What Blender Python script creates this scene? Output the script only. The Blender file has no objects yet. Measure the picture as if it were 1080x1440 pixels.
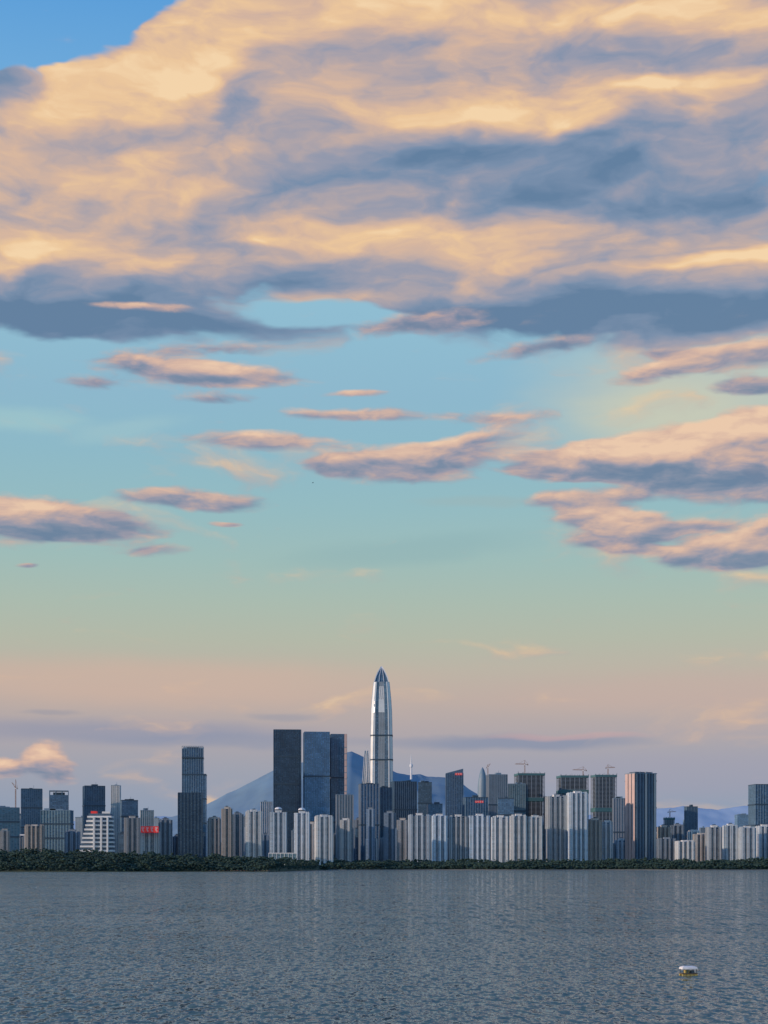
import bpy, math, random
import numpy as np
random.seed(7); np.random.seed(7)
F=2212.0; CAMH=12.0; HY=1217.0
def lin(c):
    r=[]
    for v in c:
        v/=255.0
        r.append(v/12.92 if v<=0.04045 else ((v+0.055)/1.055)**2.4)
    return (r[0],r[1],r[2],1.0)
scene=bpy.context.scene
# ---------------- camera
cam=bpy.data.cameras.new("camera"); co=bpy.data.objects.new("camera",cam)
scene.collection.objects.link(co); scene.camera=co
co.location=(0,0,CAMH); co.rotation_euler=(math.radians(90),0,0)
cam.sensor_width=36; cam.lens=F/1440*36; cam.shift_y=(HY-720)/1440
cam.clip_start=1; cam.clip_end=120000
scene.view_settings.view_transform='Standard'; scene.view_settings.look='None'; scene.view_settings.exposure=0
# ---------------- sun
sd=np.array([-0.90,-0.36,0.20]); sd/=np.linalg.norm(sd)
sl=bpy.data.lights.new("sun",'SUN'); so=bpy.data.objects.new("sun",sl); scene.collection.objects.link(so)
sl.energy=3.0; sl.angle=math.radians(0.6); sl.color=(1.0,0.74,0.56)
from mathutils import Vector
so.rotation_euler=Vector(sd).to_track_quat('Z','Y').to_euler()
# ---------------- world
w=bpy.data.worlds.new("World"); scene.world=w; w.use_nodes=True
nt=w.node_tree; N=nt.nodes; L=nt.links; N.clear()
def nd(t,**k):
    n=N.new(t)
    for a,b in k.items(): setattr(n,a,b)
    return n
def put(sock,v):
    if isinstance(v,bpy.types.NodeSocket): L.new(v,sock)
    else: sock.default_value=v
def M(op,a,b=None,c=None,clamp=False):
    n=nd('ShaderNodeMath',operation=op); n.use_clamp=clamp
    put(n.inputs[0],a)
    if b is not None: put(n.inputs[1],b)
    if c is not None: put(n.inputs[2],c)
    return n.outputs[0]
def V(op,a,b=None,c=None):
    n=nd('ShaderNodeVectorMath',operation=op); put(n.inputs[0],a)
    if b is not None: put(n.inputs[1],b)
    if c is not None: put(n.inputs[2],c)
    return n.outputs['Value'] if op in('LENGTH','DOT_PRODUCT') else n.outputs[0]
def VS(v,f):
    n=nd('ShaderNodeVectorMath',operation='SCALE'); put(n.inputs[0],v); put(n.inputs['Scale'],f); return n.outputs[0]
def mapn(v,loc=(0,0,0),rot=0,sc=(1,1,1),typ='POINT'):
    n=nd('ShaderNodeMapping',vector_type=typ); put(n.inputs[0],v)
    n.inputs['Location'].default_value=loc; n.inputs['Rotation'].default_value=(0,0,rot); n.inputs['Scale'].default_value=sc
    return n.outputs[0]
def noise(v,scale=1,detail=4,rough=0.5,col=False,dist=0.0):
    n=nd('ShaderNodeTexNoise',noise_dimensions='2D'); put(n.inputs['Vector'],v)
    n.inputs['Scale'].default_value=scale; n.inputs['Detail'].default_value=detail; n.inputs['Roughness'].default_value=rough
    n.inputs['Distortion'].default_value=dist
    return n.outputs['Color' if col else 'Fac']
def smooth(v,a,b,lo=0.0,hi=1.0):
    n=nd('ShaderNodeMapRange',interpolation_type='SMOOTHSTEP'); put(n.inputs[0],v)
    for i,x in zip((1,2,3,4),(a,b,lo,hi)): n.inputs[i].default_value=x
    return n.outputs[0]
def mix(f,a,b):
    n=nd('ShaderNodeMix',data_type='RGBA'); put(n.inputs[0],f); put(n.inputs[6],a); put(n.inputs[7],b); return n.outputs[2]
def ramp(v,stops):
    n=nd('ShaderNodeValToRGB'); put(n.inputs[0],v); e=n.color_ramp.elements
    stops=sorted(stops,key=lambda s:s[0])
    e[0].position=stops[0][0]; e[0].color=stops[0][1]; e[1].position=stops[-1][0]; e[1].color=stops[-1][1]
    for p,c in stops[1:-1]:
        q=e.new(p); q.color=c
    return n.outputs[0]
S=F/100
def ang(x,y):
    u=(x-540)/F; v=(HY-y)/F; a=math.atan(u); e=math.atan(v*math.cos(a)); return a*S,e*S,1/(1+v*v)
tc=nd('ShaderNodeTexCoord'); sx=nd('ShaderNodeSeparateXYZ'); L.new(tc.outputs['Generated'],sx.inputs[0])
az=M('MULTIPLY',M('ARCTAN2',sx.outputs[0],sx.outputs[1]),S)
el=M('MULTIPLY',M('ARCSINE',sx.outputs[2]),S)
cb=nd('ShaderNodeCombineXYZ'); L.new(az,cb.inputs[0]); L.new(el,cb.inputs[1]); P=cb.outputs[0]
class Field:
    """a warped sky coordinate with cheap pre-rotated copies"""
    def __init__(s,vec): s.vec=vec; s.c={0:vec}
    def get(s,r):
        if r not in s.c:
            t=math.radians(-r); c=nd('ShaderNodeCombineXYZ')
            L.new(V('DOT_PRODUCT',s.vec,(math.cos(t),-math.sin(t),0)),c.inputs[0]); L.new(V('DOT_PRODUCT',s.vec,(math.sin(t),math.cos(t),0)),c.inputs[1]); s.c[r]=c.outputs[0]
        return s.c[r]
def blob(fd,cx,cy,rx,ry,rot=0):
    r=min((-5,0,5,10,20),key=lambda q:abs(q-rot))
    a,e,k=ang(cx,cy); t=math.radians(-r); ar=a*math.cos(t)-e*math.sin(t); er=a*math.sin(t)+e*math.cos(t)
    ix,iy=100/rx,100/(ry*k)
    return M('SUBTRACT',1.0,V('LENGTH',V('MULTIPLY_ADD',fd.get(r),(ix,iy,0),(-ar*ix,-er*iy,0))),clamp=True)
gs=[(0,(92,160,220)),(120,(110,171,221)),(250,(128,182,218)),(430,(146,192,213)),(560,(143,186,207)),(640,(143,187,202)),(720,(150,189,195)),(790,(160,190,186)),(850,(172,189,176)),(900,(181,186,169)),(945,(190,180,166)),(985,(190,173,165)),(1030,(176,166,170)),(1080,(160,162,176)),(1130,(146,158,180)),(1217,(132,152,180))]
pos=lambda y: ang(540,y)[1]/20.0
W1=V('SUBTRACT',noise(mapn(P,sc=(0.28,0.5,1)),1,1,0.5,True),(0.5,0.5,0.5))
W2=V('SUBTRACT',noise(mapn(P,loc=(7,3,0),rot=math.radians(-8),sc=(0.7,2.0,1)),1,3,0.55,True),(0.5,0.5,0.5))
Pb=V('MULTIPLY_ADD',W1,(1.5,0.6,0),P); Pb=V('MULTIPLY_ADD',W2,(1.2,0.30,0),Pb)
Ps=V('MULTIPLY_ADD',W2,(0.75,0.15,0),P); Ps=V('MULTIPLY_ADD',W1,(0.3,0.05,0),Ps)
fb=Field(Pb); fs=Field(Ps)
col=ramp(M('MULTIPLY',el,1/20.0),[(pos(y),lin(c)) for y,c in gs]+[(0.75,lin((62,118,190)))])
veils=[(1000,560,330,150,0,.7,(204,204,182)),(940,575,160,60,0,.4,(216,210,178)),(30,590,110,24,0,.5,(168,205,205)),(170,605,120,22,8,.4,(168,202,205)),
(570,775,240,28,3,.3,(134,172,179)),
(200,960,520,50,-2,.65,(208,178,162)),(960,975,420,42,2,.5,(200,174,164)),
(170,1030,380,24,0,.65,(142,148,172)),(330,1042,260,14,-2,.5,(136,146,172)),
(80,1003,55,6,0,.5,(150,150,165)),(400,1008,60,8,0,.5,(150,152,168)),
(720,1043,260,15,1,.8,(134,144,170)),(800,1034,150,6,1,.45,(205,165,165)),
(950,1090,500,50,0,.35,(160,156,178)),(670,706,110,12,0,.4,(160,180,180))]
for cx,cy,rx,ry,rot,st,c in veils:
    g=smooth(blob(fs,cx,cy,rx,ry,rot),0.0,0.75,0.0,st); col=mix(g,col,lin(c))
# small clouds
small=[
(245,520,100,20,-4,1.3,.1,.4),(345,529,95,15,0,1.3,.5,.15),(140,538,50,10,0,.8,0,.5),(300,561,55,7,0,.8,0,.4),(300,490,90,10,0,.7,0,.4),
(512,581,105,8,0,1.2,.5,.2),(500,554,40,4,0,.9,.4,0),(700,587,75,11,0,.9,.3,.1),(365,620,110,12,2,1.15,.4,.2),
(560,652,110,22,-2,1.4,.2,.35),(640,632,90,20,10,1.3,.35,.3),(480,655,40,14,0,1.1,.25,.2),
(270,702,100,13,0,1.5,.15,.5),(60,724,90,22,-6,1.5,.25,.45),(110,742,105,17,-2,1.5,-.1,.5),(20,735,60,25,0,1.2,.3,.3),
(305,735,26,4,0,1.1,.3,.2),(205,772,50,8,0,.8,0,.3),(40,796,22,3,0,1,0,.4),
(820,638,110,16,2,1.1,.3,.1),(870,652,150,17,0,1.3,.1,.4),(790,662,80,12,0,1.2,.1,.3),(980,625,170,30,6,1.3,.42,.0),(1040,660,190,42,-6,1.7,.0,.5),(960,660,120,22,-4,1.3,.1,.4),(1080,600,120,26,8,1.2,.4,0),
(810,703,85,14,2,1.2,.3,.2),(835,727,75,13,2,1.2,.3,.2),(890,748,90,20,0,1.5,.3,.45),(880,772,80,8,-4,1.0,.3,0),(1060,760,100,24,12,1.4,.3,.35),(1050,780,100,18,0,1.3,.1,.4),(990,738,50,9,0,.8,0,.5),
(935,517,90,14,8,1.2,.5,.1),(1055,497,90,18,6,1.1,.3,.3),(1060,541,60,12,-2,1.3,-.1,.5),(770,487,110,10,4,.9,-.1,.5),(942,493,32,7,0,1.0,-.1,.5),
(590,455,110,16,6,1.3,-.2,.5),(80,1074,36,24,0,2.0,.55,.3),(12,1080,24,12,0,1.6,.5,.2),(200,430,80,6,2,1.1,.5,0)]
D=0.0; Ls=0.46
for cx,cy,rx,ry,rot,wt,lt,dk in small:
    b=blob(fs,cx,cy,rx*1.35,ry*1.6,rot); D=M('MULTIPLY_ADD',b,wt,D)
    Ls=M('MULTIPLY_ADD',b,-dk*0.75,Ls)
    b=blob(fs,cx-0.1*rx,cy-0.65*ry,rx*1.25,ry*1.25,rot); Ls=M('MULTIPLY_ADD',b,(lt+dk)*0.8,Ls)
big=[(300,240,520,250,0,1.5),(720,110,620,230,0,1.5),(820,300,480,170,0,1.3),(100,320,330,110,0,1.3),(120,432,320,58,-3,1.3),(860,435,430,60,2,1.4),
(1040,440,200,60,0,.6),(620,385,280,60,0,.7),(650,-60,800,160,0,1.2),(540,-500,1500,500,0,.9),(-900,300,900,300,0,1),(2200,300,900,300,0,1),
(-10,120,80,40,20,1.2),(50,-10,380,135,20,-3.4),(1010,262,150,36,10,-.7),(430,438,150,26,0,-.9)]
Db=0.0
for cx,cy,rx,ry,rot,wt in big: Db=M('MULTIPLY_ADD',blob(fb,cx,cy,rx,ry,rot),wt,Db)
light=[(240,110,290,80,20,.48),(40,330,220,55,0,.22),(700,20,540,50,-2,.36),(640,165,240,46,-5,.36),(790,182,110,26,5,.5),(940,128,240,26,2,.42),
(610,340,190,34,-3,.36),(640,285,110,34,10,.3),(950,370,230,16,4,.55),(1000,15,160,36,-12,.25),(390,325,90,12,0,.25),(120,240,200,50,10,.10),
(820,250,400,85,-2,-.62),(600,225,160,50,0,-.28),(900,72,260,36,-5,-.30),(450,245,150,60,10,-.28),(330,195,300,34,20,-.16),(120,440,420,66,-2,-.95),(860,445,560,72,0,-.78),(430,385,220,36,0,-.40),(1030,270,200,60,5,-.2),(-10,120,90,50,0,-.5),(550,60,220,30,10,-.18)]
Lb=0.59
for cx,cy,rx,ry,rot,wt in light: Lb=M('MULTIPLY_ADD',blob(fb,cx,cy,rx,ry,rot),wt,Lb)
F2=noise(mapn(Ps,loc=(3,1,0),sc=(1.5,4.6,1)),1,5,0.56)
F2s=noise(mapn(Ps,loc=(3-.12,1+.40,0),sc=(1.5,4.6,1)),1,3,0.56)
A_s=smooth(M('MULTIPLY_ADD',M('SUBTRACT',F2,0.5),0.9,D),0.14,0.75)
Ls=M('MULTIPLY_ADD',M('SUBTRACT',F2,F2s),0.8,Ls)
pal=[(0.0,lin((104,126,156))),(0.2,lin((126,138,162))),(0.38,lin((158,152,167))),(0.55,lin((192,167,163))),(0.75,lin((222,184,163))),(1.0,lin((242,204,172)))]
Fb=noise(mapn(Pb,loc=(1.3,4.2,0),rot=math.radians(-14),sc=(0.5,1.5,1)),1,6,0.5)
Fbs=noise(mapn(Pb,loc=(1.3-.06,4.2+.26,0),rot=math.radians(-14),sc=(0.5,1.5,1)),1,5,0.5)
A_b=smooth(M('MULTIPLY_ADD',M('SUBTRACT',Fb,0.5),1.2,Db),0.06,0.5)
Lb=M('MULTIPLY_ADD',M('SUBTRACT',Fb,Fbs),1.05,Lb)
Lb=M('MULTIPLY_ADD',M('SUBTRACT',Fb,0.5),0.2,Lb)
palb=[(0.0,lin((98,126,158))),(0.2,lin((122,142,170))),(0.4,lin((156,156,172))),(0.56,lin((190,170,166))),(0.72,lin((220,184,158))),(0.88,lin((243,202,154))),(1.0,lin((252,217,170)))]
col=mix(M('MULTIPLY',A_b,0.96),col,ramp(Lb,palb))
col=mix(M('MULTIPLY',A_s,0.93),col,ramp(Ls,pal))
sky=nd('ShaderNodeTexSky',sky_type='NISHITA'); sky.sun_disc=False
sky.sun_elevation=math.asin(sd[2]); sky.sun_rotation=math.atan2(sd[0],sd[1])
b1=nd('ShaderNodeBackground'); L.new(sky.outputs[0],b1.inputs[0]); b1.inputs[1].default_value=0.1
b2=nd('ShaderNodeBackground'); L.new(col,b2.inputs[0]); b2.inputs[1].default_value=1.0
ms=nd('ShaderNodeMixShader'); ms.inputs[0].default_value=0.95; L.new(b1.outputs[0],ms.inputs[1]); L.new(b2.outputs[0],ms.inputs[2])
wo=nd('ShaderNodeOutputWorld'); L.new(ms.outputs[0],wo.inputs[0])
w.cycles.sampling_method='NONE'

# ---------------- materials
def newmat(name):
    global N,L
    m=bpy.data.materials.new(name); m.use_nodes=True; N=m.node_tree.nodes; L=m.node_tree.links
    return m,N['Principled BSDF']
def plain(name,c,rough=0.8,metal=0,var=0.15,sc=0.05,em=0):
    m,p=newmat(name); tc=nd('ShaderNodeTexCoord')
    n=nd('ShaderNodeTexNoise'); L.new(tc.outputs['Object'],n.inputs[0]); n.inputs['Scale'].default_value=sc; n.inputs['Detail'].default_value=4
    f=M('MULTIPLY_ADD',n.outputs[0],2*var,1-var)
    v=VS((c[0],c[1],c[2]),f)
    L.new(v,p.inputs['Base Color']); p.inputs['Roughness'].default_value=rough; p.inputs['Metallic'].default_value=metal
    if em: p.inputs['Emission Color'].default_value=(*c,1); p.inputs['Emission Strength'].default_value=em
    return m
def facade(name,wall,gl,fh=3.6,bw=4.0,wh=.55,wv=.7,gr=.18,var=.5,g2=None):
    m,p=newmat(name); tc=nd('ShaderNodeTexCoord'); s=nd('ShaderNodeSeparateXYZ'); L.new(tc.outputs['Object'],s.inputs[0])
    h=M('DIVIDE',M('ADD',s.outputs[0],M('ADD',s.outputs[1],500.3)),bw); z=M('DIVIDE',s.outputs[2],fh)
    wn=nd('ShaderNodeTexWhiteNoise',noise_dimensions='2D'); c=nd('ShaderNodeCombineXYZ')
    L.new(M('FLOOR',h),c.inputs[0]); L.new(M('FLOOR',z),c.inputs[1]); L.new(c.outputs[0],wn.inputs['Vector'])
    mask=M('MULTIPLY',M('GREATER_THAN',M('FRACT',z),1-wh),M('GREATER_THAN',M('FRACT',h),1-wv))
    g=nd('ShaderNodeNewGeometry'); s2=nd('ShaderNodeSeparateXYZ'); L.new(g.outputs['Normal'],s2.inputs[0])
    mask=M('MULTIPLY',mask,M('LESS_THAN',M('ABSOLUTE',s2.outputs[2]),0.5))
    g2=g2 or tuple(min(1,x*2.6+.04) for x in gl)
    n=nd('ShaderNodeTexNoise'); L.new(tc.outputs['Object'],n.inputs[0]); n.inputs['Scale'].default_value=.03; n.inputs['Detail'].default_value=3
    rv=M('MULTIPLY',M('POWER',wn.outputs['Value'],2.2),var)
    rv=M('MULTIPLY_ADD',M('SUBTRACT',n.outputs[0],.45),1.3,rv,True)
    # per-building tone and warmth shift
    oi=nd('ShaderNodeObjectInfo'); r1=oi.outputs['Random']; tone=M('MULTIPLY_ADD',r1,.5,.65)
    r2=M('FRACT',M('MULTIPLY',r1,17.3)); tint=mix(r2,(.90,1.0,1.10,1),(1.08,.99,.90,1))
    gc=mix(rv,(*gl,1),(*g2,1))
    wc=mix(n.outputs[0],tuple(x*.85 for x in wall)+(1,),tuple(min(1,x*1.12) for x in wall)+(1,))
    out=VS(V('MULTIPLY',mix(mask,wc,gc),tint),tone)
    L.new(out,p.inputs['Base Color'])
    L.new(M('MULTIPLY_ADD',mask,gr-.75,.75),p.inputs['Roughness'])
    return m
MT={}  # facade and concrete colours carry a blue tint for distance haze
MT['dark']=facade('dark_glass_facade',(.055,.11,.17),(.030,.075,.125),4.2,4.8,.7,.8,.12,.55)
MT['navy']=facade('navy_glass_facade',(.10,.18,.27),(.045,.11,.185),4.2,6,.7,.75,.10,.6)
MT['blue']=facade('blue_glass_facade',(.19,.31,.44),(.09,.20,.33),4.0,5.0,.65,.75,.08,.6)
MT['teal']=facade('teal_glass_facade',(.24,.36,.42),(.07,.16,.22),4.0,8.0,.6,.8,.12,.6)
MT['grey']=facade('grey_concrete_facade',(.33,.40,.46),(.05,.11,.17),3.4,5,.5,.6)
MT['apt']=facade('apartment_white_facade',(.76,.80,.82),(.08,.16,.23),3.1,6.2,.6,.5,.3,.7)
MT['aptb']=facade('apartment_beige_facade',(.60,.57,.54),(.07,.13,.18),3.1,5.0,.6,.55,.3,.7)
MT['aptd']=facade('apartment_grey_facade',(.32,.38,.45),(.045,.10,.16),3.1,5.0,.6,.55,.3,.7)
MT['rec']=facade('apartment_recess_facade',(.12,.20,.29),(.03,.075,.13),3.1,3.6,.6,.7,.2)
MT['white']=plain('white_render_paint',(.76,.79,.81))
MT['cream']=plain('beige_render_paint',(.60,.57,.54))
MT['pink']=plain('pink_sunlit_cladding',(.60,.45,.42))  # warm sunlight on tower sides, painted in as pink
MT['conc']=plain('bare_concrete',(.25,.31,.38))
MT['dk']=plain('dark_metal_trim',(.04,.08,.13),.4)
MT['mid']=plain('blue_grey_metal_trim',(.17,.27,.37),.4)
MT['steel']=plain('stainless_steel_cladding',(.76,.80,.82),.35,.2)
MT['red']=plain('red_sign_panel',(.70,.04,.04),.5,em=.2)
MT['crane']=plain('crane_paint',(.30,.16,.10),.6)
MT['net']=plain('green_scaffold_net',(.07,.18,.21))
# ---------------- mesh builder
class B:
    def __init__(s): s.v=[];s.f=[];s.m=[];s.mats=[]
    def mi(s,k):
        if k not in s.mats: s.mats.append(k)
        return s.mats.index(k)
    def box(s,x0,x1,y0,y1,z0,z1,k):
        i=len(s.v); s.v+=[(x0,y0,z0),(x1,y0,z0),(x1,y1,z0),(x0,y1,z0),(x0,y0,z1),(x1,y0,z1),(x1,y1,z1),(x0,y1,z1)]
        s.f+=[(i,i+3,i+2,i+1),(i+4,i+5,i+6,i+7),(i,i+1,i+5,i+4),(i+1,i+2,i+6,i+5),(i+2,i+3,i+7,i+6),(i+3,i,i+4,i+7)]; s.m+=[s.mi(k)]*6
    def wedge(s,x0,x1,y0,y1,z0,zl,zr,k):
        i=len(s.v); s.v+=[(x0,y0,z0),(x1,y0,z0),(x1,y1,z0),(x0,y1,z0),(x0,y0,zl),(x1,y0,zr),(x1,y1,zr),(x0,y1,zl)]
        s.f+=[(i,i+3,i+2,i+1),(i+4,i+5,i+6,i+7),(i,i+1,i+5,i+4),(i+1,i+2,i+6,i+5),(i+2,i+3,i+7,i+6),(i+3,i,i+4,i+7)]; s.m+=[s.mi(k)]*6
    def loft(s,rings,ks,cap=True):
        i=len(s.v); n=len(rings[0])
        for r in rings: s.v+=r
        for a in range(len(rings)-1):
            for b in range(n):
                c=(b+1)%n; s.f.append((i+a*n+b,i+a*n+c,i+(a+1)*n+c,i+(a+1)*n+b))
                s.m.append(s.mi(ks(a,b) if callable(ks) else ks))
        if cap: s.f.append(tuple(i+(len(rings)-1)*n+b for b in range(n))); s.m.append(s.mi(ks(0,0) if callable(ks) else ks))
    def beam(s,a,b,t,k):
        a=Vector(a);b=Vector(b);d=(b-a).normalized(); u=d.cross(Vector((0,1,0.01))).normalized()*t/2; q=d.cross(u).normalized()*t/2
        i=len(s.v); s.v+=[tuple(p+x) for p in (a,b) for x in (u+q,u-q,-u-q,-u+q)]
        for j in range(4):
            c=(j+1)%4; s.f.append((i+j,i+c,i+4+c,i+4+j))
        s.f+=[(i,i+1,i+2,i+3),(i+7,i+6,i+5,i+4)]; s.m+=[s.mi(k)]*6
    def obj(s,name,loc=(0,0,0),rot=0):
        me=bpy.data.meshes.new(name); me.from_pydata(s.v,[],s.f)
        for k in s.mats: me.materials.append(MT[k])
        me.polygons.foreach_set('material_index',s.m); me.update()
        o=bpy.data.objects.new(name,me); scene.collection.objects.link(o); o.location=loc; o.rotation_euler=(0,0,rot); return o
GZ=6.0
def dims(x0,x1,yt,D,rot,r):
    W=(x1-x0)/F*D; X=((x0+x1)/2-540)/F*D; H=CAMH+(HY-yt)/F*D-GZ; t=math.radians(abs(rot))
    wl=W/(math.cos(t)+r*math.sin(t)); return X,wl,wl*r,H
def roofbits(b,w,d,h,k):
    b.box(-w/2-.4,w/2+.4,-d/2-.4,d/2+.4,h-1.2,h+.9,k)
    for i in range(random.randint(1,3)):
        ww=w*random.uniform(.15,.4); cx=random.uniform(-.25,.25)*w
        b.box(cx-ww/2,cx+ww/2,-d*.2,d*.25,h+.9,h+random.uniform(3,7),k)
    if random.random()<.4: b.beam((w*.1,0,h),(w*.1,0,h+random.uniform(8,16)),.8,'mid')
def office(name,x0,x1,yt,D,k='dark',rot=0,r=.8,fin=None,bands=3,crown=None):
    rot=abs(rot)*1.3
    X,w,d,h=dims(x0,x1,yt,D,rot,r); b=B()
    hb=h-6 if crown!='none' else h
    if crown=='frame': hb=h-14
    b.box(-w/2,w/2,-d/2,d/2,-4,hb,k)
    b.box(-w/2-3,w/2+3,-d/2-3,d/2+3,-4,14,'grey')
    if fin:
        n=max(3,int(w/fin[0]))
        for i in range(n+1):
            x=-w/2+w*i/n; b.box(x-fin[1]/2,x+fin[1]/2,-d/2-1.2,-d/2-.002,14.2,hb-.3,fin[2])
        n=max(2,int(d/fin[0]))
        for i in range(1,n):
            y=-d/2+d*i/n
            for sg in(-1,1):
                xa=sg*w/2; b.box(min(xa+sg*.002,xa+sg*1.2),max(xa+sg*.002,xa+sg*1.2),y-fin[1]/2,y+fin[1]/2,14.2,hb-.3,fin[2])
    for i in range(bands):
        z=hb*(i+1)/(bands+1); b.box(-w/2-1.3,w/2+1.3,-d/2-1.3,d/2+1.3,z,z+4.2,'dk')
    if crown=='frame':
        for sx_ in(-1,-.33,.33,1):
            for sy in(-1,1):
                b.box(sx_*(w/2-1)-1,sx_*(w/2-1)+1,sy*(d/2-1)-1,sy*(d/2-1)+1,hb,h-2,'mid')
        b.box(-w/2,w/2,-d/2,d/2,h-2,h,'mid'); b.box(-w*.3,w*.3,-d*.3,d*.3,hb,hb+8,'dk')
    elif crown=='slant':
        b.wedge(-w/2,w/2,-d/2,d/2,hb,hb,hb+14,k)
    elif crown!='none': roofbits(b,w,d,hb,'dk' if k in('dark','navy') else 'mid')
    return b.obj(name,(X,D,GZ),math.radians(rot)),w,d,h
def apt(x0,x1,yt,D,k='apt',rot=0,r=.55,bays=None,crown=1,name='apartment_tower'):
    rot=abs(rot)*1.5
    X,w,d,h=dims(x0,x1,yt,D,rot,r); b=B(); tr={'apt':'white','aptb':'cream','aptd':'conc'}[k]
    hb=h-7
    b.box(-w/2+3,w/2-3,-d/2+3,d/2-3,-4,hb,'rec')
    bays=bays or max(2,int(w/11)); bw=w/bays
    for i in range(bays):
        cx=-w/2+bw*(i+.5); q=bw*random.choice([.24,.30,.2]); top=hb+random.choice([1,2.5,1,4])
        for sy in(-1,1):
            y0,y1=(-d/2-1,-d/2+2.998) if sy<0 else (d/2-2.998,d/2+1)
            b.box(cx-q,cx+q,y0,y1,-4,top,k)
    nf=int(hb/3.1)
    for i in range(bays+1):
        cx=-w/2+bw*i; q=bw*.15; a=max(cx-q,-w/2+1.6); c=min(cx+q,w/2-1.6)
        if c-a<1: continue
        for fl in range(1,nf): b.box(a,c,-d/2+.9,-d/2+2.99,fl*3.1,fl*3.1+.9,tr)
    ns=max(1,int(d/10)); sb=d/ns
    for sg in(-1,1):
        for i in range(ns):
            cy=-d/2+sb*(i+.5); xa=sg*(w/2-2.998); xb=sg*(w/2+.3)
            b.box(min(xa,xb),max(xa,xb),cy-sb*.33,cy+sb*.33,-4,hb+1,k)
    n=max(1,bays//3)
    for i in range(n):
        cx=-w/2+w*(i+.5)/n; ww=min(w/n*.5,16)
        b.box(cx-ww/2,cx+ww/2,-d*.25,d*.25,hb,h-2 if crown else hb+4,tr)
        if crown:
            b.box(cx-ww/2-1,cx+ww/2+1,-d*.25-1,d*.25+1,h-2,h-1,tr); b.box(cx-ww*.25,cx+ww*.25,-d*.15,d*.15,h-1,h+1.5,'dk')
        if crown==2:
            rg=[]
            for t in range(5):
                a_=t/4*math.pi/2; rr=ww*.6*math.cos(a_)+.1; rg.append([(cx+rr*math.cos(q*math.pi/4),rr*math.sin(q*math.pi/4),h+1.6+6*math.sin(a_)) for q in range(8)])
            b.loft(rg,tr)
    b.box(-w/2-4,w/2+4,-d/2-4,d/2+4,-4,9,tr)
    return b.obj(name,(X,D,GZ),math.radians(rot))
def site(x0,x1,yt,D,k='conc',rot=0,net=.6):
    X,w,d,h=dims(x0,x1,yt,D,rot,.8); b=B(); b.box(-w*.42,w*.42,-d*.42,d*.42,-4,h-4,'dk')
    n=int(h/4)
    for i in range(n): b.box(-w/2,w/2,-d/2,d/2,i*4,i*4+1.1,k)
    for i in range(7):
        x=-w/2+w*i/6; x=max(-w/2+1,min(w/2-1,x))
        for y in(-d/2+.8,d/2-.8): b.box(x-.8,x+.8,y-.7,y+.7,-4,h+2,k)
    b.box(-w/2-.6,w/2+.6,-d/2-.6,d/2+.6,h*net,h*net+12,'net')
    b.box(-w/2-.6,w/2+.6,-d/2-.6,d/2+.6,h-7,h-.5,'net')
    b.box(-w/2-.3,w/2+.3,-d/2-.3,d/2+.3,0,h*.45,'dark')
    for i in range(6): b.beam((-w/2+w*i/5,-d/2,h),(-w/2+w*i/5,-d/2,h+random.uniform(2,6)),.7,'dk')
    return b.obj('tower_under_construction',(X,D,GZ),math.radians(rot))
def crane(x,ytop,ybot,D,ln=16,flip=1,luff=0):
    X=(x-540)/F*D; z1=CAMH+(HY-ytop)/F*D; z0=CAMH+(HY-ybot)/F*D; u=D/F; b=B(); H=z1-z0
    for sx_ in(-1.2,1.2):
        for sy in(-1.2,1.2): b.beam((sx_,sy,0),(sx_,sy,H*.8),.7,'crane')
    for i in range(int(H*.8/4)): b.beam((-1.2,-1.2,i*4),(1.2,-1.2,i*4+4),.5,'crane')
    jb=H*.72; J=ln*u*flip
    b.box(-2,2,-2,2,jb-2.5,jb+.5,'white')
    if luff:
        b.beam((0,0,jb),(J*.6,0,jb+abs(J)*.9),1.3,'crane'); b.beam((0,0,jb+8),(J*.6,0,jb+abs(J)*.9),.5,'crane')
    else:
        b.beam((0,0,jb),(J,0,jb+1),1.3,'crane'); b.beam((0,0,jb+2.5),(J*.9,0,jb+2.8),.7,'crane'); b.beam((0,0,H),(J*.6,0,jb+2.6),.5,'crane')
        for i in range(8): b.beam((J*i/9,0,jb),(J*(i+.5)/9,0,jb+2.6),.4,'crane')
    b.beam((0,0,jb),(-J*.35,0,jb),1.6,'crane'); b.box(min(-J*.35,-J*.24),max(-J*.35,-J*.24),-1.5,1.5,jb-3.2,jb-.9,'conc')
    b.beam((0,0,H*.8),(0,0,H),1.1,'crane'); b.beam((0,0,H),(-J*.33,0,jb+.5),.5,'crane')
    b.obj('tower_crane',(X,D,z0))
def board(name,x0,x1,y0,y1,D,n=5):
    u=D/F; wd=(x1-x0)*u; hh=(y1-y0)*u; b=B(); b.box(-wd/2,wd/2,-.5,.5,0,hh,'red')
    for i in range(n):
        cx=-wd/2+wd*(i+.5)/n; s=wd/n*.3
        b.box(cx-s,cx+s,-.8,-.502,hh*.68,hh*.8,'white'); b.box(cx-s*.15,cx+s*.15,-.8,-.502,hh*.2,hh*.679,'white')
        b.box(cx-s*.8,cx-s*.16,-.8,-.502,hh*.38,hh*.5,'white'); b.box(cx+s*.16,cx+s*.9,-.8,-.502,hh*.2,hh*.32,'white')
    for sx_ in(-.45,0,.45): b.box(sx_*wd-.3,sx_*wd+.3,.5,1.2,-4,hh*.9,'dk')
    b.obj(name,(((x0+x1)/2-540)*u,D,CAMH+(HY-y1)*u))

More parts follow.
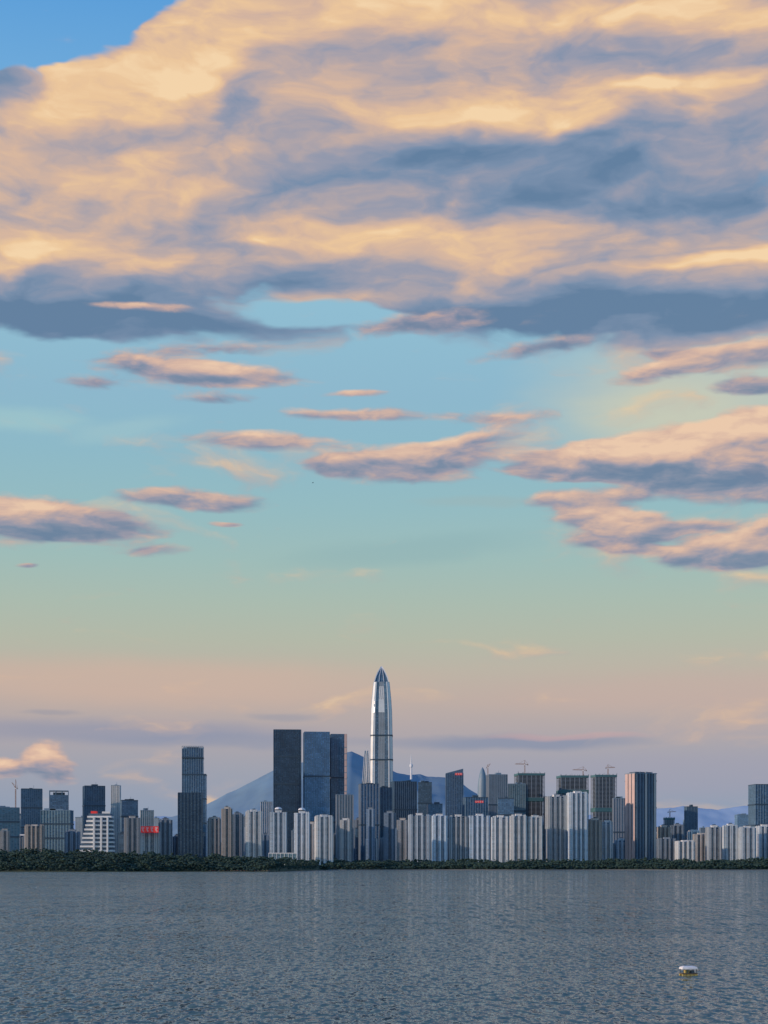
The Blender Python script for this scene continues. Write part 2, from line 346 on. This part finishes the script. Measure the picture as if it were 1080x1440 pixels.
# ---- left district
office('office_tower',-12,29,1133,4300,'teal',12,.7,(7,.8,'mid'))
office('office_tower',28,61,1107,4700,'navy',-10,.8,(6,.7,'mid'))
office('office_tower',68,98,1112,4900,'navy',8,.8,None,1,'frame')
office('office_tower',60,101,1137,4500,'teal',0,.6,(8,1,'mid'))
office('office_tower',115,149,1103,4800,'dark',14,.8,(5,.6,'mid'))
office('slim_white_tower',157,169,1102,5000,'apt',0,.9,(4,1.2,'white'),0)
office('office_tower',168,195,1123,4900,'navy',-12,.8)
office('office_block',196,217,1137,4700,'teal',10,.7,(5,1,'white'),1)
apt(174,198,1147,4350,'aptb',8); apt(222,243,1150,4400,'aptd',-6); apt(36,62,1158,4100,'aptb',0,crown=0)
apt(0,14,1165,4000,'aptb',6); apt(92,112,1166,4150,'aptd',0)
apt(198,224,1166,4050,'apt',0,.6,3,0); board('rooftop_sign',198,223,1162,1171,4020,4)
def stepped(x0,x1,yt,yb,D):
    u=D/F; X=((x0+x1)/2-540)*u; w=(x1-x0)*u; h=CAMH+(HY-yt)*u-GZ; b=B(); n=13
    for i in range(n):
        t=i/n; z0=-2+h*t; z1=z0+h/n*.42; z2=-2+h*(i+1)/n
        xa=-w/2+w*.36*t**.8; xb=w/2-w*.06*t
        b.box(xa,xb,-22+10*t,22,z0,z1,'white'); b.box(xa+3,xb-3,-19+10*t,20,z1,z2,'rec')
    b.box(-w*.08,w*.06,-8,10,h-2,h+4,'red'); b.box(w*.2,w*.4,-8,10,h-2,h+3,'white')
    for s_ in(.02,.2,.36): b.box(w*s_-2,w*s_+2,-24,-10,0,h*.92,'white')
    b.obj('stepped_apartment_block',(X,D,GZ))
stepped(105,161,1143,1195,4000)
office('office_tower',249,286,1115,4300,'dark',6,.8,(9,.7,'dk'),0,'none')
X,w_,d_,h_=dims(256,291,1050,4900,4,.8)
def crowned():
    b=B(); w=w_;d=d_;h=h_
    b.box(-w/2,w/2,-d/2,d/2,-4,h*.76,'navy'); b.box(-w/2,w*.38,-d*.46,d*.46,h*.76,h-8,'navy')
    n=9
    for i in range(n+1):
        x=-w/2+w*.88*i/n; b.box(x-.7,x+.7,-d*.46-1.4,-d*.46-.002,h*.76,h,'mid'); b.box(x-.6,x+.6,-d/2-1.2,-d/2-.002,8,h*.76,'mid')
    for z in(.36,.56,.76,.9): b.box(-w/2-.7,(w*.38 if z>.77 else w/2)+.7,-d/2-1.6,d/2,h*z,h*z+4,'dk')
    b.box(-w/2,w*.38,d*.4,d*.46,h-8,h,'mid'); b.box(-w*.3,w*.2,-d*.2,d*.2,h-8,h-2,'dk'); b.box(-w/2,w*.38,-d*.46-1.5,-d*.46,h-1.5,h,'mid')
    b.obj('crowned_office_tower',(X,4900,GZ),math.radians(4))
crowned()
apt(292,311,1148,4300,'aptb',5); apt(311,327,1134,4200,'aptb',4,bays=2); apt(324,343,1142,4400,'aptd',-8,bays=2); apt(345,369,1138,4150,'apt',6,bays=3)
office('office_tower',367,383,1125,4800,'blue',0,.8,(5,1,'white'),0)
apt(379,404,1139,4100,'apt',4,.6,3,2); apt(413,436,1140,4100,'apt',4,.6,3,2); apt(442,469,1145,4050,'apt',8,.6,3,1)
b=B(); b.box(-35,35,-15,15,-4,36,'teal'); b.box(-36,36,-16,16,36,38,'white')
for i in range(8): b.box(-35+i*10-.6,-35+i*10+.6,-16,-15.002,0,36,'white')
b.obj('low_glass_hall',((398-540)/F*4000,4000,GZ))
# ---- pair of big glass towers
office('glass_skyscraper',384,424,1027,5100,'dark',3,.8,(6,.6,'dk'),4,'none')
office('glass_skyscraper',426,464,1030,5050,'blue',5,.8,(5.5,.8,'navy'),2,'none')
office('glass_skyscraper',463,488,1033,5150,'blue',6,1.1,(5.5,.8,'navy'),2,'none')
b=B(); u=5100/F; b.box(-1.6*u,1.6*u,-12,12,-4,CAMH+(HY-1036)*u-GZ,'pink')  # pink slab stands in for warm light on the glass tower's edge
for i in range(20): b.box(-1.6*u-.3,1.6*u+.3,-12.3,12.3,i*20,i*20+2,'mid')
b.obj('sunlit_edge_slab',((487-540)*u,5010,GZ))
office('dark_residential_tower',472,497,1115,4500,'aptd',5,.7,(7,2,'conc'),0)
apt(497,512,1150,4700,'aptd'); apt(430,445,1155,4350,'aptb')
# ---- supertall tower with tapering faceted body
def supertall():
    D=5000; u=D/F; b=B(); q=[-1,-.74,-.62,-.30,.30,.62,.74,1]
    def ring(hw,z,c):
        pts=[]
        for s in range(4):
            a=math.radians(90*s); ca,sa=math.cos(a),math.sin(a)
            for j,t in enumerate(q):
                x=t*(hw-c) if abs(t)>.9 else t*hw*.98; y=-hw-(1.1 if j in(1,2,5,6) else 0)*(1 if hw>6 else .2)
                if abs(t)<.95 and abs(x)>hw-c: x=math.copysign(hw-c-.3*(1.2-abs(t)),x)
                pts.append((x*ca-y*sa,x*sa+y*ca,z))
        return pts
    prof=[(1222,16.5,2),(1150,16,3),(1100,15.6,3),(1050,15.2,3.2),(1003,14.3,3.2),(985,13.2,3.1),(966,11.4,2.6),(960,10.7,2.5)]
    rings=[ring(hw*u,CAMH+(HY-y)*u-GZ,c*u) for y,hw,c in prof]
    def ks(a,bb):
        j=bb%8
        if j in(1,5): return 'steel'
        if j==7: return 'steel'
        if j in (2,4): return 'navy'
        if j==3: return ('steel' if a==4 else ('apt' if a==5 else 'grey'))
        return 'blue'
    b.loft(rings,ks)
    hz=lambda y: CAMH+(HY-y)*u-GZ
    top=[]
    for y,hw in((960,9.4),(953,7.6),(947,5.2),(942,2.7),(939,1.1),(937.5,.2)):
        h_=hw*u; top.append([(-h_,-h_,hz(y)),(h_,-h_,hz(y)),(h_,h_,hz(y)),(-h_,h_,hz(y))])
    b.loft(top,'navy')
    for sx_ in(-1,-.35,.35,1):
        for sy in(-1,1):
            p=[(960,10.0),(953,8.0),(947,5.6),(942,3.0),(937.5,.4)]
            for (ya,ha),(yb,hb) in zip(p[:-1],p[1:]): b.beam((sx_*ha*u,sy*ha*u,hz(ya)),(sx_*hb*u,sy*hb*u,hz(yb)),2.8 if abs(sx_)==1 else 1.6,'steel')
    for (y,hw) in((1128,16.1),(1070,15.6),(1036,15.2)): 
        h_=(hw)*u; c=3.2*u; b.loft([[( -h_+c,-h_-1.4,z),(h_-c,-h_-1.4,z),(h_+1.4,-h_+c,z),(h_+1.4,h_-c,z),(h_-c,h_+1.4,z),(-h_+c,h_+1.4,z),(-h_-1.4,h_-c,z),(-h_-1.4,-h_+c,z)] for z in(hz(y),hz(y)+4)],'dk')
    b.box(-17.5*u,17.5*u,-17.5*u,17.5*u,-4,40,'blue')
    b.obj('supertall_skyscraper',((536.5-540)*u,D,GZ))
supertall()
def spired():
    D=5400; u=D/F; b=B(); hz=lambda y: CAMH+(HY-y)*u-GZ
    rg=[]
    for y,hw in((1222,7),(1100,6.5),(1080,5.2),(1062,4),(1056,3.2)):
        h_=hw*u; rg.append([(-h_,-h_,hz(y)),(h_,-h_,hz(y)),(h_,h_,hz(y)),(-h_,h_,hz(y))])
    b.loft(rg,'apt')
    for sx_ in(-1,0,1): b.beam((sx_*6.4*u,-6.6*u,hz(1100)),(sx_*3.2*u,-3.4*u,hz(1054)),1.8,'white')
    b.beam((0,0,hz(1056)),(0,0,hz(1046)),1.4,'white')
    b.obj('spired_office_tower',((516-540)*u,D,GZ))
spired()
office('office_tower',504,533,1100,4600,'navy',-8,.8,(8,2.2,'conc'),1)
office('office_tower',533,551,1105,4650,'dark',6,.8,(7,1.5,'mid'),1)
office('office_tower',548,586,1097,4750,'dark',-12,.7,(6,.8,'mid'),2)
office('office_tower',588,607,1098,4900,'dark',0,.8)
office('office_tower',600,622,1128,4700,'navy',5,.8)
apt(515,527,1135,4300,'aptd',0,.7,2); apt(540,556,1140,4300,'aptd',0,.7,2); apt(558,574,1150,4300,'aptb',0,.7,2); apt(478,494,1150,4250,'apt',0,.7,2)
office('slant_roofed_office_tower',627,651,1085,4900,'navy',0,.7,(5,.7,'mid'),1,'slant'); board('rooftop_sign',640,650,1087,1090,4860,3)
office('office_tower',651,686,1119,4700,'navy',-6,.7,(7,.8,'mid'),1); board('rooftop_sign',668,680,1126,1129,4630,4)
def bullet():
    D=5600;u=D/F;b=B();hz=lambda y: CAMH+(HY-y)*u-GZ; rg=[]
    for y,r in((1222,7.6),(1150,7.6),(1120,7.2),(1105,6.6),(1095,5.6),(1088,4.2),(1083,2.6),(1079,.4)):
        rg.append([(r*u*math.cos(q*math.pi/10),r*u*math.sin(q*math.pi/10),hz(y)) for q in range(20)])
    b.loft(rg,'mid'); b.obj('bullet_shaped_skyscraper',((678.5-540)*u,D,GZ))
bullet()
office('office_tower',684,713,1087,4800,'aptd',6,.8,(6,1.4,'conc'),2)
office('office_tower',714,738,1100,4900,'teal',0,.8,(6,1,'mid'),2)
site(724,765,1088,5000,'conc',6,.7); crane(738,1069,1090,5000,14,-1); crane(686,1075,1090,4800,6,1,1)
office('office_tower',700,722,1120,4650,'navy',0,.8)
office('office_tower',765,790,1118,4850,'dark',4,.8)
for a,c,t,bb in((574,605,1143,4),(607,629,1144,3),(631,658,1145,4),(659,689,1144,4),(691,716,1146,3),(717,741,1144,3),(742,763,1146,3)):
    apt(a,c,t,4150+random.uniform(-40,60),'apt',random.uniform(-5,5),.5,bb,1)
apt(640,664,1148,4400,'apt'); apt(590,612,1150,4420,'aptb'); apt(700,730,1150,4400,'aptb')
apt(767,797,1117,4250,'apt',6,.6,4); apt(797,826,1112,4230,'apt',-5,.6,4)
site(784,826,1091,4900,'conc',5,.8); crane(820,1078,1096,4900,15,-1)
site(832,866,1090,4850,'conc',8,.6); crane(855,1075,1092,4850,10,1)
apt(828,846,1150,4250,'aptb'); apt(846,862,1153,4300,'apt',8); office('office_tower',862,880,1120,4600,'aptd',0,.8,(7,1.5,'conc'),1)
def striped():
    D=4300; R=24; X,w,d,h=dims(880,922,1086,D,R,.75); b=B()
    b.box(-w/2,w/2,-d/2,d/2,-4,h-5,'dark')
    for i in range(7):
        x=-w/2+w*(i+.5)/7; k='cream' if i in(3,6) else 'mid'; q=w/7*(.3 if i in(3,6) else .12)
        b.box(x-q,x+q,-d/2-1.5,-d/2-.002,0,h-(0 if i%2 else 3),k); b.box(x-q,x+q,d/2+.002,d/2+1.5,0,h-3,k)
    for sg in(-1,1):
        for i in range(3):
            y=-d/2+d*(i+.5)/3; xa=sg*(w/2+.002);xb=sg*(w/2+1.5); b.box(min(xa,xb),max(xa,xb),y-d*.13,y+d*.13,0,h-3,'pink')  # side panels with the warm light put into their pink colour
    for z in(.3,.62,.9): b.box(-w/2-.9,w/2+.9,-d/2-.9,d/2+.9,h*z,h*z+3,'dk')
    b.box(-w*.4,w*.4,-d*.3,d*.3,h-5,h,'dk'); b.box(-w/2-1.6,w/2+1.6,-d/2-1.6,d/2+1.6,h-5.2,h-3.4,'mid')
    b.obj('striped_residential_tower',(X,D,GZ),math.radians(R))
striped()
apt(924,943,1160,4400,'aptb',5); apt(943,962,1158,4500,'aptd'); office('office_tower',963,980,1132,5200,'navy',6,.8,(5,.8,'mid'),1); site(934,948,1150,5400,'conc',0)
apt(975,995,1170,4300,'aptb',0,crown=0); apt(925,950,1176,4200,'aptd',0,crown=0); apt(950,976,1180,4150,'apt',0,crown=0)
for a,c,t in((993,1015,1160),(1016,1038,1158),(1039,1062,1161),(1063,1086,1159),(1088,1110,1160)): apt(a,c,t,4200+random.uniform(-30,60),'apt',random.uniform(-6,6),.5,3,1)
office('office_tower',1055,1100,1101,4700,'navy',-5,.7,(8,1,'mid'),3)
x=-40
while x<1130:
    wd=random.uniform(9,20); D=random.uniform(4450,4650); yt=random.uniform(1160,1184)
    k=random.choice(['apt','aptb','aptd','grey','teal','aptd','navy'])
    if k.startswith('apt'): apt(x,x+wd,yt,D,k,random.uniform(-8,8),.6,None,random.choice([0,1]),'apartment_block')
    else: office('office_block',x,x+wd,yt,D,k,random.uniform(-8,8),.8,None,0)
    x+=wd*random.uniform(.8,1.5)
x=-40
while x<1130:
    wd=random.uniform(8,18); D=random.uniform(5300,6200); yt=random.uniform(1142,1166)
    office('distant_office_block',x,x+wd,yt,D,random.choice(['blue','teal','blue','grey']),random.uniform(-8,8),.8,None,0); x+=wd*random.uniform(1.0,2.2)
crane(22,1096,1140,4700,9,-1,1); crane(942,1138,1152,5400,9,1)
def radio():
    D=9000;u=D/F;b=B();hz=lambda y:(1100-y)*u; rg=[]
    for y,r in((1100,1.6),(1090,1.2),(1084,1.1),(1083,2.2),(1080,2.2),(1079,.9),(1074,.7),(1066,.25)):
        rg.append([(r*u*math.cos(q*math.pi/5),r*u*math.sin(q*math.pi/5),hz(y)) for q in range(10)])
    b.loft(rg,'white'); b.obj('radio_tower',((577-540)*u,D-300,CAMH+(HY-1100)*u))
radio()
# ---------------- mountains
def vnoise(x,y,seed):
    xi=np.floor(x).astype(int); yi=np.floor(y).astype(int); fx=x-xi; fy=y-yi; fx=fx*fx*(3-2*fx); fy=fy*fy*(3-2*fy)
    def h(a,b):
        n=np.sin(a*127.1+b*311.7+seed*74.7)*43758.5453; return n-np.floor(n)
    return (h(xi,yi)*(1-fx)+h(xi+1,yi)*fx)*(1-fy)+(h(xi,yi+1)*(1-fx)+h(xi+1,yi+1)*fx)*fy
def fbm(x,y,seed,o=5):
    r=0;a=.5
    for i in range(o): r=r+a*vnoise(x*2**i,y*2**i,seed+i); a*=.5
    return r
def gridmesh(name,X,Y,Z,mat,smooth_=False):
    n,m=X.shape; me=bpy.data.meshes.new(name); v=np.stack([X,Y,Z],-1).reshape(-1,3)
    idx=np.arange(n*m).reshape(n,m); f=np.stack([idx[:-1,:-1],idx[:-1,1:],idx[1:,1:],idx[1:,:-1]],-1).reshape(-1,4)
    me.from_pydata(v.tolist(),[],f.tolist()); me.materials.append(mat); me.update()
    if smooth_: me.polygons.foreach_set('use_smooth',[True]*len(me.polygons))
    o=bpy.data.objects.new(name,me); scene.collection.objects.link(o); return o
def mountain(name,D,pts,dep,mat,seed,amp):
    px=np.array([p[0] for p in pts]); py=np.array([p[1] for p in pts])
    xs=np.linspace(px[0],px[-1],420); ys=np.linspace(-1,1,61); PX,T=np.meshgrid(xs,ys)
    hz=CAMH+(HY-np.interp(PX,px,py))/F*D; X=(PX-540)/F*D; Y=D+T*dep
    nz=fbm(X/700,Y/700,seed,6); ridge=np.maximum(0,1-np.abs(T))**1.15
    Z=hz*ridge*(1+amp*(1-ridge)*(nz-.5)*4)+ (fbm(X/120,Y/160,seed+9,4)-.5)*hz*.05*ridge
    Z[0,:]=-5; Z[-1,:]=-5
    return gridmesh(name,X,Y,Z,mat,True)
mm1=plain('haze_tinted_forest_slope',(.18,.30,.40),.95,0,.2,.004)  # aerial haze is mixed into the slope colour as blue
mm2=plain('hazy_distant_slope',(.38,.52,.68),.95,0,.06,.002)  # paler blue, thicker haze put into the base colour
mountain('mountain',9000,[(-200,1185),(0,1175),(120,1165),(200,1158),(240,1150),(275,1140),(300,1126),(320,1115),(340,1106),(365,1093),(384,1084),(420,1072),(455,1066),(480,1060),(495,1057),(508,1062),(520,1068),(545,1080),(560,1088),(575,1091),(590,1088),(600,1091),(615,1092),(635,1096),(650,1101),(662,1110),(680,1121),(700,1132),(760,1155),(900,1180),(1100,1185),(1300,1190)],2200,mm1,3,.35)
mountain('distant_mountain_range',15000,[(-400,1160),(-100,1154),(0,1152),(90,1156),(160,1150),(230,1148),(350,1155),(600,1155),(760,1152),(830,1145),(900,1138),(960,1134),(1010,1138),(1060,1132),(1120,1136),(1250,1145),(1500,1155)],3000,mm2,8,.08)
# ---------------- land + shoreline
def shoreY(X): 
    t=np.clip((X+215)/60,0,1); t=t*t*(3-2*t); return 2900+t*1050+18*np.sin(X/70)+30*np.sin(X/310+1)
def hillH(X):
    t=np.clip((X+215)/60,0,1); l=np.interp(X,[-3000,-720,-560,-300,-190],[28,27,25,15,10]); r=np.interp(X,[-100,0,300,1000,4000],[12,13,12,14,15])
    return l*(1-t)+r*t
xs=np.concatenate([np.linspace(-40000,-1600,20),np.linspace(-1500,1500,400),np.linspace(1600,40000,20)])
ts=np.array([-20,0,4,12,40,90,150,230,330,450,700,1500,4000,12000,40000.])
XX,TT=np.meshgrid(xs,ts); YY=shoreY(XX)+TT; HH=hillH(XX)
ZZ=np.select([TT<0,TT<2,TT<5,TT<20],[-2+0*XX,-.3+0*XX,1.4+0*XX,2.2+0*XX],0)
pr=np.interp(TT,[20,40,90,150,230,330,450],[0.1,.35,.75,1,.9,.4,0]); ZZ=np.where(TT>=20,np.maximum(5.5,HH*pr+2),ZZ); ZZ=np.where(TT>=450,6.0,ZZ)
gm=plain('grassy_earth',(.05,.075,.05),.95,0,.4,.02)
gridmesh('ground',XX,YY,ZZ,gm)
xs=np.linspace(-140,1500,300); b=B(); MT['wall']=plain('seawall_stone',(.18,.20,.22))
for a,c in zip(xs[:-1],xs[1:]):
    y0=float(shoreY(np.array(a)))-1; y1=float(shoreY(np.array(c)))-1; i=len(b.v)
    b.v+=[(a,y0,-1),(c,y1,-1),(c,y1,1.7),(a,y0,1.7),(c,y1+3,1.7),(a,y0+3,1.7)]; b.f+=[(i,i+1,i+2,i+3),(i+3,i+2,i+4,i+5)]; b.m+=[b.mi('wall')]*2
b.obj('seawall')
def belt(name,n,xa,xb,mat,rmin,rmax,hmax,tmax):
    ph=(1+5**.5)/2; iv=np.array([(-1,ph,0),(1,ph,0),(-1,-ph,0),(1,-ph,0),(0,-1,ph),(0,1,ph),(0,-1,-ph),(0,1,-ph),(ph,0,-1),(ph,0,1),(-ph,0,-1),(-ph,0,1)])/1.9
    fi=np.array([(0,11,5),(0,5,1),(0,1,7),(0,7,10),(0,10,11),(1,5,9),(5,11,4),(11,10,2),(10,7,6),(7,1,8),(3,9,4),(3,4,2),(3,2,6),(3,6,8),(3,8,9),(4,9,5),(2,4,11),(6,2,10),(8,6,7),(9,8,1)])
    X=np.random.uniform(xa,xb,n); T=tmax*np.random.rand(n)**1.1+3; Y=shoreY(X)+T
    base=np.where(T>20,np.interp(T,[20,40,90,150,230],[.1,.35,.75,1,.9])*hillH(X)+2,2)
    tall=fbm(X/22,T/30,5,4)*1.7-.1
    Z=base+np.random.rand(n)**.7*hmax*np.clip(tall,.2,1.5); R=np.random.uniform(rmin,rmax,n)
    v=iv[None]*R[:,None,None]*np.random.uniform(.55,1.35,(n,12,1))*np.array([1.15,1,.75]); v=v+np.stack([X,Y,Z],-1)[:,None]
    f=(fi[None]+(np.arange(n)*12)[:,None,None]).reshape(-1,3)
    me=bpy.data.meshes.new(name); me.from_pydata(v.reshape(-1,3).tolist(),[],f.tolist()); me.materials.append(mat); me.update()
    o=bpy.data.objects.new(name,me); scene.collection.objects.link(o)
fm=plain('mangrove_foliage',(.024,.058,.046),.9,0,.9,.12)
belt('distant_mangrove_trees',13000,-900,-165,fm,1.0,2.8,16,190)
belt('distant_shore_trees',15000,-160,1350,fm,1.3,3.4,14,170)
# small crowd on the headland beach
b=B()
for i,c in enumerate([(.6,.6,.6),(.5,.08,.06),(.05,.08,.2),(.6,.4,.1)]): MT['cl%d'%i]=plain('clothing_%d'%i,c)
MT['skin']=plain('skin',(.45,.28,.2))
for i in range(70):
    x=random.uniform(-330,-190); y=float(shoreY(np.array(x)))+random.uniform(.5,3.5); z=1.0; k='cl%d'%random.randrange(4); r=lambda rr,zz,rx=1:[(x+rr*rx*math.cos(q*math.pi/3),y+rr*math.sin(q*math.pi/3),z+zz) for q in range(6)]
    for sx_ in(-.11,.11):
        b.loft([[(x+sx_+rr*math.cos(q*math.pi/3),y+rr*math.sin(q*math.pi/3),z+zz) for q in range(6)] for rr,zz in((.06,0),(.08,.45),(.1,.85))],'cl2')
    b.loft([r(.14,.85,1.3),r(.13,1.1,1.3),r(.17,1.4,1.5),r(.06,1.5)],k); b.loft([r(.05,1.5),r(.1,1.6),r(.11,1.7),r(.04,1.82)],'skin')
b.obj('distant_crowd')
# ---------------- water: wave field grows rougher out in the open bay
m,p=newmat('sea_water'); tc=nd('ShaderNodeTexCoord'); O=tc.outputs['Object']
so_=nd('ShaderNodeSeparateXYZ'); L.new(O,so_.inputs[0]); Yw=so_.outputs[1]
a=noise(mapn(O,rot=.06,sc=(1.0,.36,1)),1,2,.55,True)
c=noise(mapn(O,rot=-.08,loc=(5,3,0),sc=(2.4,1.0,1)),1,2,.6,True)
g=noise(mapn(O,rot=.02,sc=(.42,.055,1)),1,3,.6,True)
k=noise(mapn(O,rot=.0,loc=(9,1,0),sc=(.24,.011,1)),1,3,.6,True)
q=noise(mapn(O,sc=(.012,.02,1)),1,3,.6)
h5=(.5,.5,.5)
gust=M('MULTIPLY_ADD',q,1.2,.4)
s=V('MULTIPLY',V('SUBTRACT',a,h5),(.8,2.0,0)); s=V('MULTIPLY_ADD',V('SUBTRACT',c,h5),(.6,1.3,0),s)
s=V('ADD',s,VS(V('MULTIPLY',V('SUBTRACT',g,h5),(.7,2.2,0)),smooth(Yw,120,420,.1,1)))
s=V('ADD',s,VS(V('MULTIPLY',V('SUBTRACT',k,h5),(.5,2.4,0)),smooth(Yw,500,1300,0,1)))
s=VS(s,gust)
s=V('ADD',s,(0,-.21,1)); s=V('NORMALIZE',s); L.new(s,p.inputs['Normal'])
p.inputs['Base Color'].default_value=(.105,.185,.19,1); p.inputs['Roughness'].default_value=.08; p.inputs['IOR'].default_value=1.333
MT['water']=m
me=bpy.data.meshes.new('water'); me.from_pydata([(-50000,-3000,0),(50000,-3000,0),(50000,60000,0),(-50000,60000,0)],[],[(0,1,2,3)]); me.materials.append(m)
scene.collection.objects.link(bpy.data.objects.new('water',me))
# ---------------- moored float
D=12*F/(1372-HY); u=D/F; b=B(); MT['yel']=plain('weathered_yellow_float',(.45,.36,.12),.6,sc=3); MT['wood']=plain('wet_wood_deck',(.12,.10,.08),sc=3); MT['wt']=plain('white_tarpaulin',(.8,.8,.8),sc=3)
for y in(-.45,.45):
    for i in range(4):
        cx=-.66+i*.44; b.loft([[(cx+s_*.2,y+r_*math.cos(q*math.pi/4),.04+r_*math.sin(q*math.pi/4)) for q in range(8)] for s_,r_ in((-1,.02),(-.95,.15),(.95,.15),(1,.02))],'yel')
b.box(-.88,.88,-.6,.6,.2,.28,'wood')
for x in(-.75,-.25,.25,.75):
    for y in(-.52,.52): b.box(x-.03,x+.03,y-.03,y+.03,.28,.74,'dk')
b.box(-.5,-.05,-.4,.2,.28,.6,'yel'); b.box(.15,.55,-.3,.3,.28,.55,'dk')
b.loft([[(-.86*t,-.6*t2,z),(-.3*t,-.64*t2,z),(.3*t,-.64*t2,z),(.86*t,-.6*t2,z),(.86*t,.6*t2,z),(.3*t,.64*t2,z),(-.3*t,.64*t2,z),(-.86*t,.6*t2,z)] for t,t2,z in((1,1,.70),(1,1,.8),(.93,.85,.93),(.7,.5,1.02),(.4,.2,1.05))],'wt')
b.obj('mooring_raft',((968-540)*u,D,0.02),.15)
# ---------------- bird
D=600;u=D/F;b=B()
b.loft([[(s_,r_*math.cos(q*math.pi/3),r_*math.sin(q*math.pi/3)) for q in range(6)] for s_,r_ in((-.35,.02),(-.2,.08),(.1,.1),(.25,.05),(.36,.01))],'dk')
for sg in(-1,1):
    i=len(b.v); b.v+=[(-.12,0,.03),(.14,0,.03),(.1,sg*.35,.22),(-.1,sg*.35,.22),(-.05,sg*.75,.1)]; b.f+=[(i,i+1,i+2,i+3),(i+3,i+2,i+4)]; b.m+=[b.mi('dk')]*2
b.obj('bird',((440-540)*u,D,CAMH+(HY-679)*u),.6)
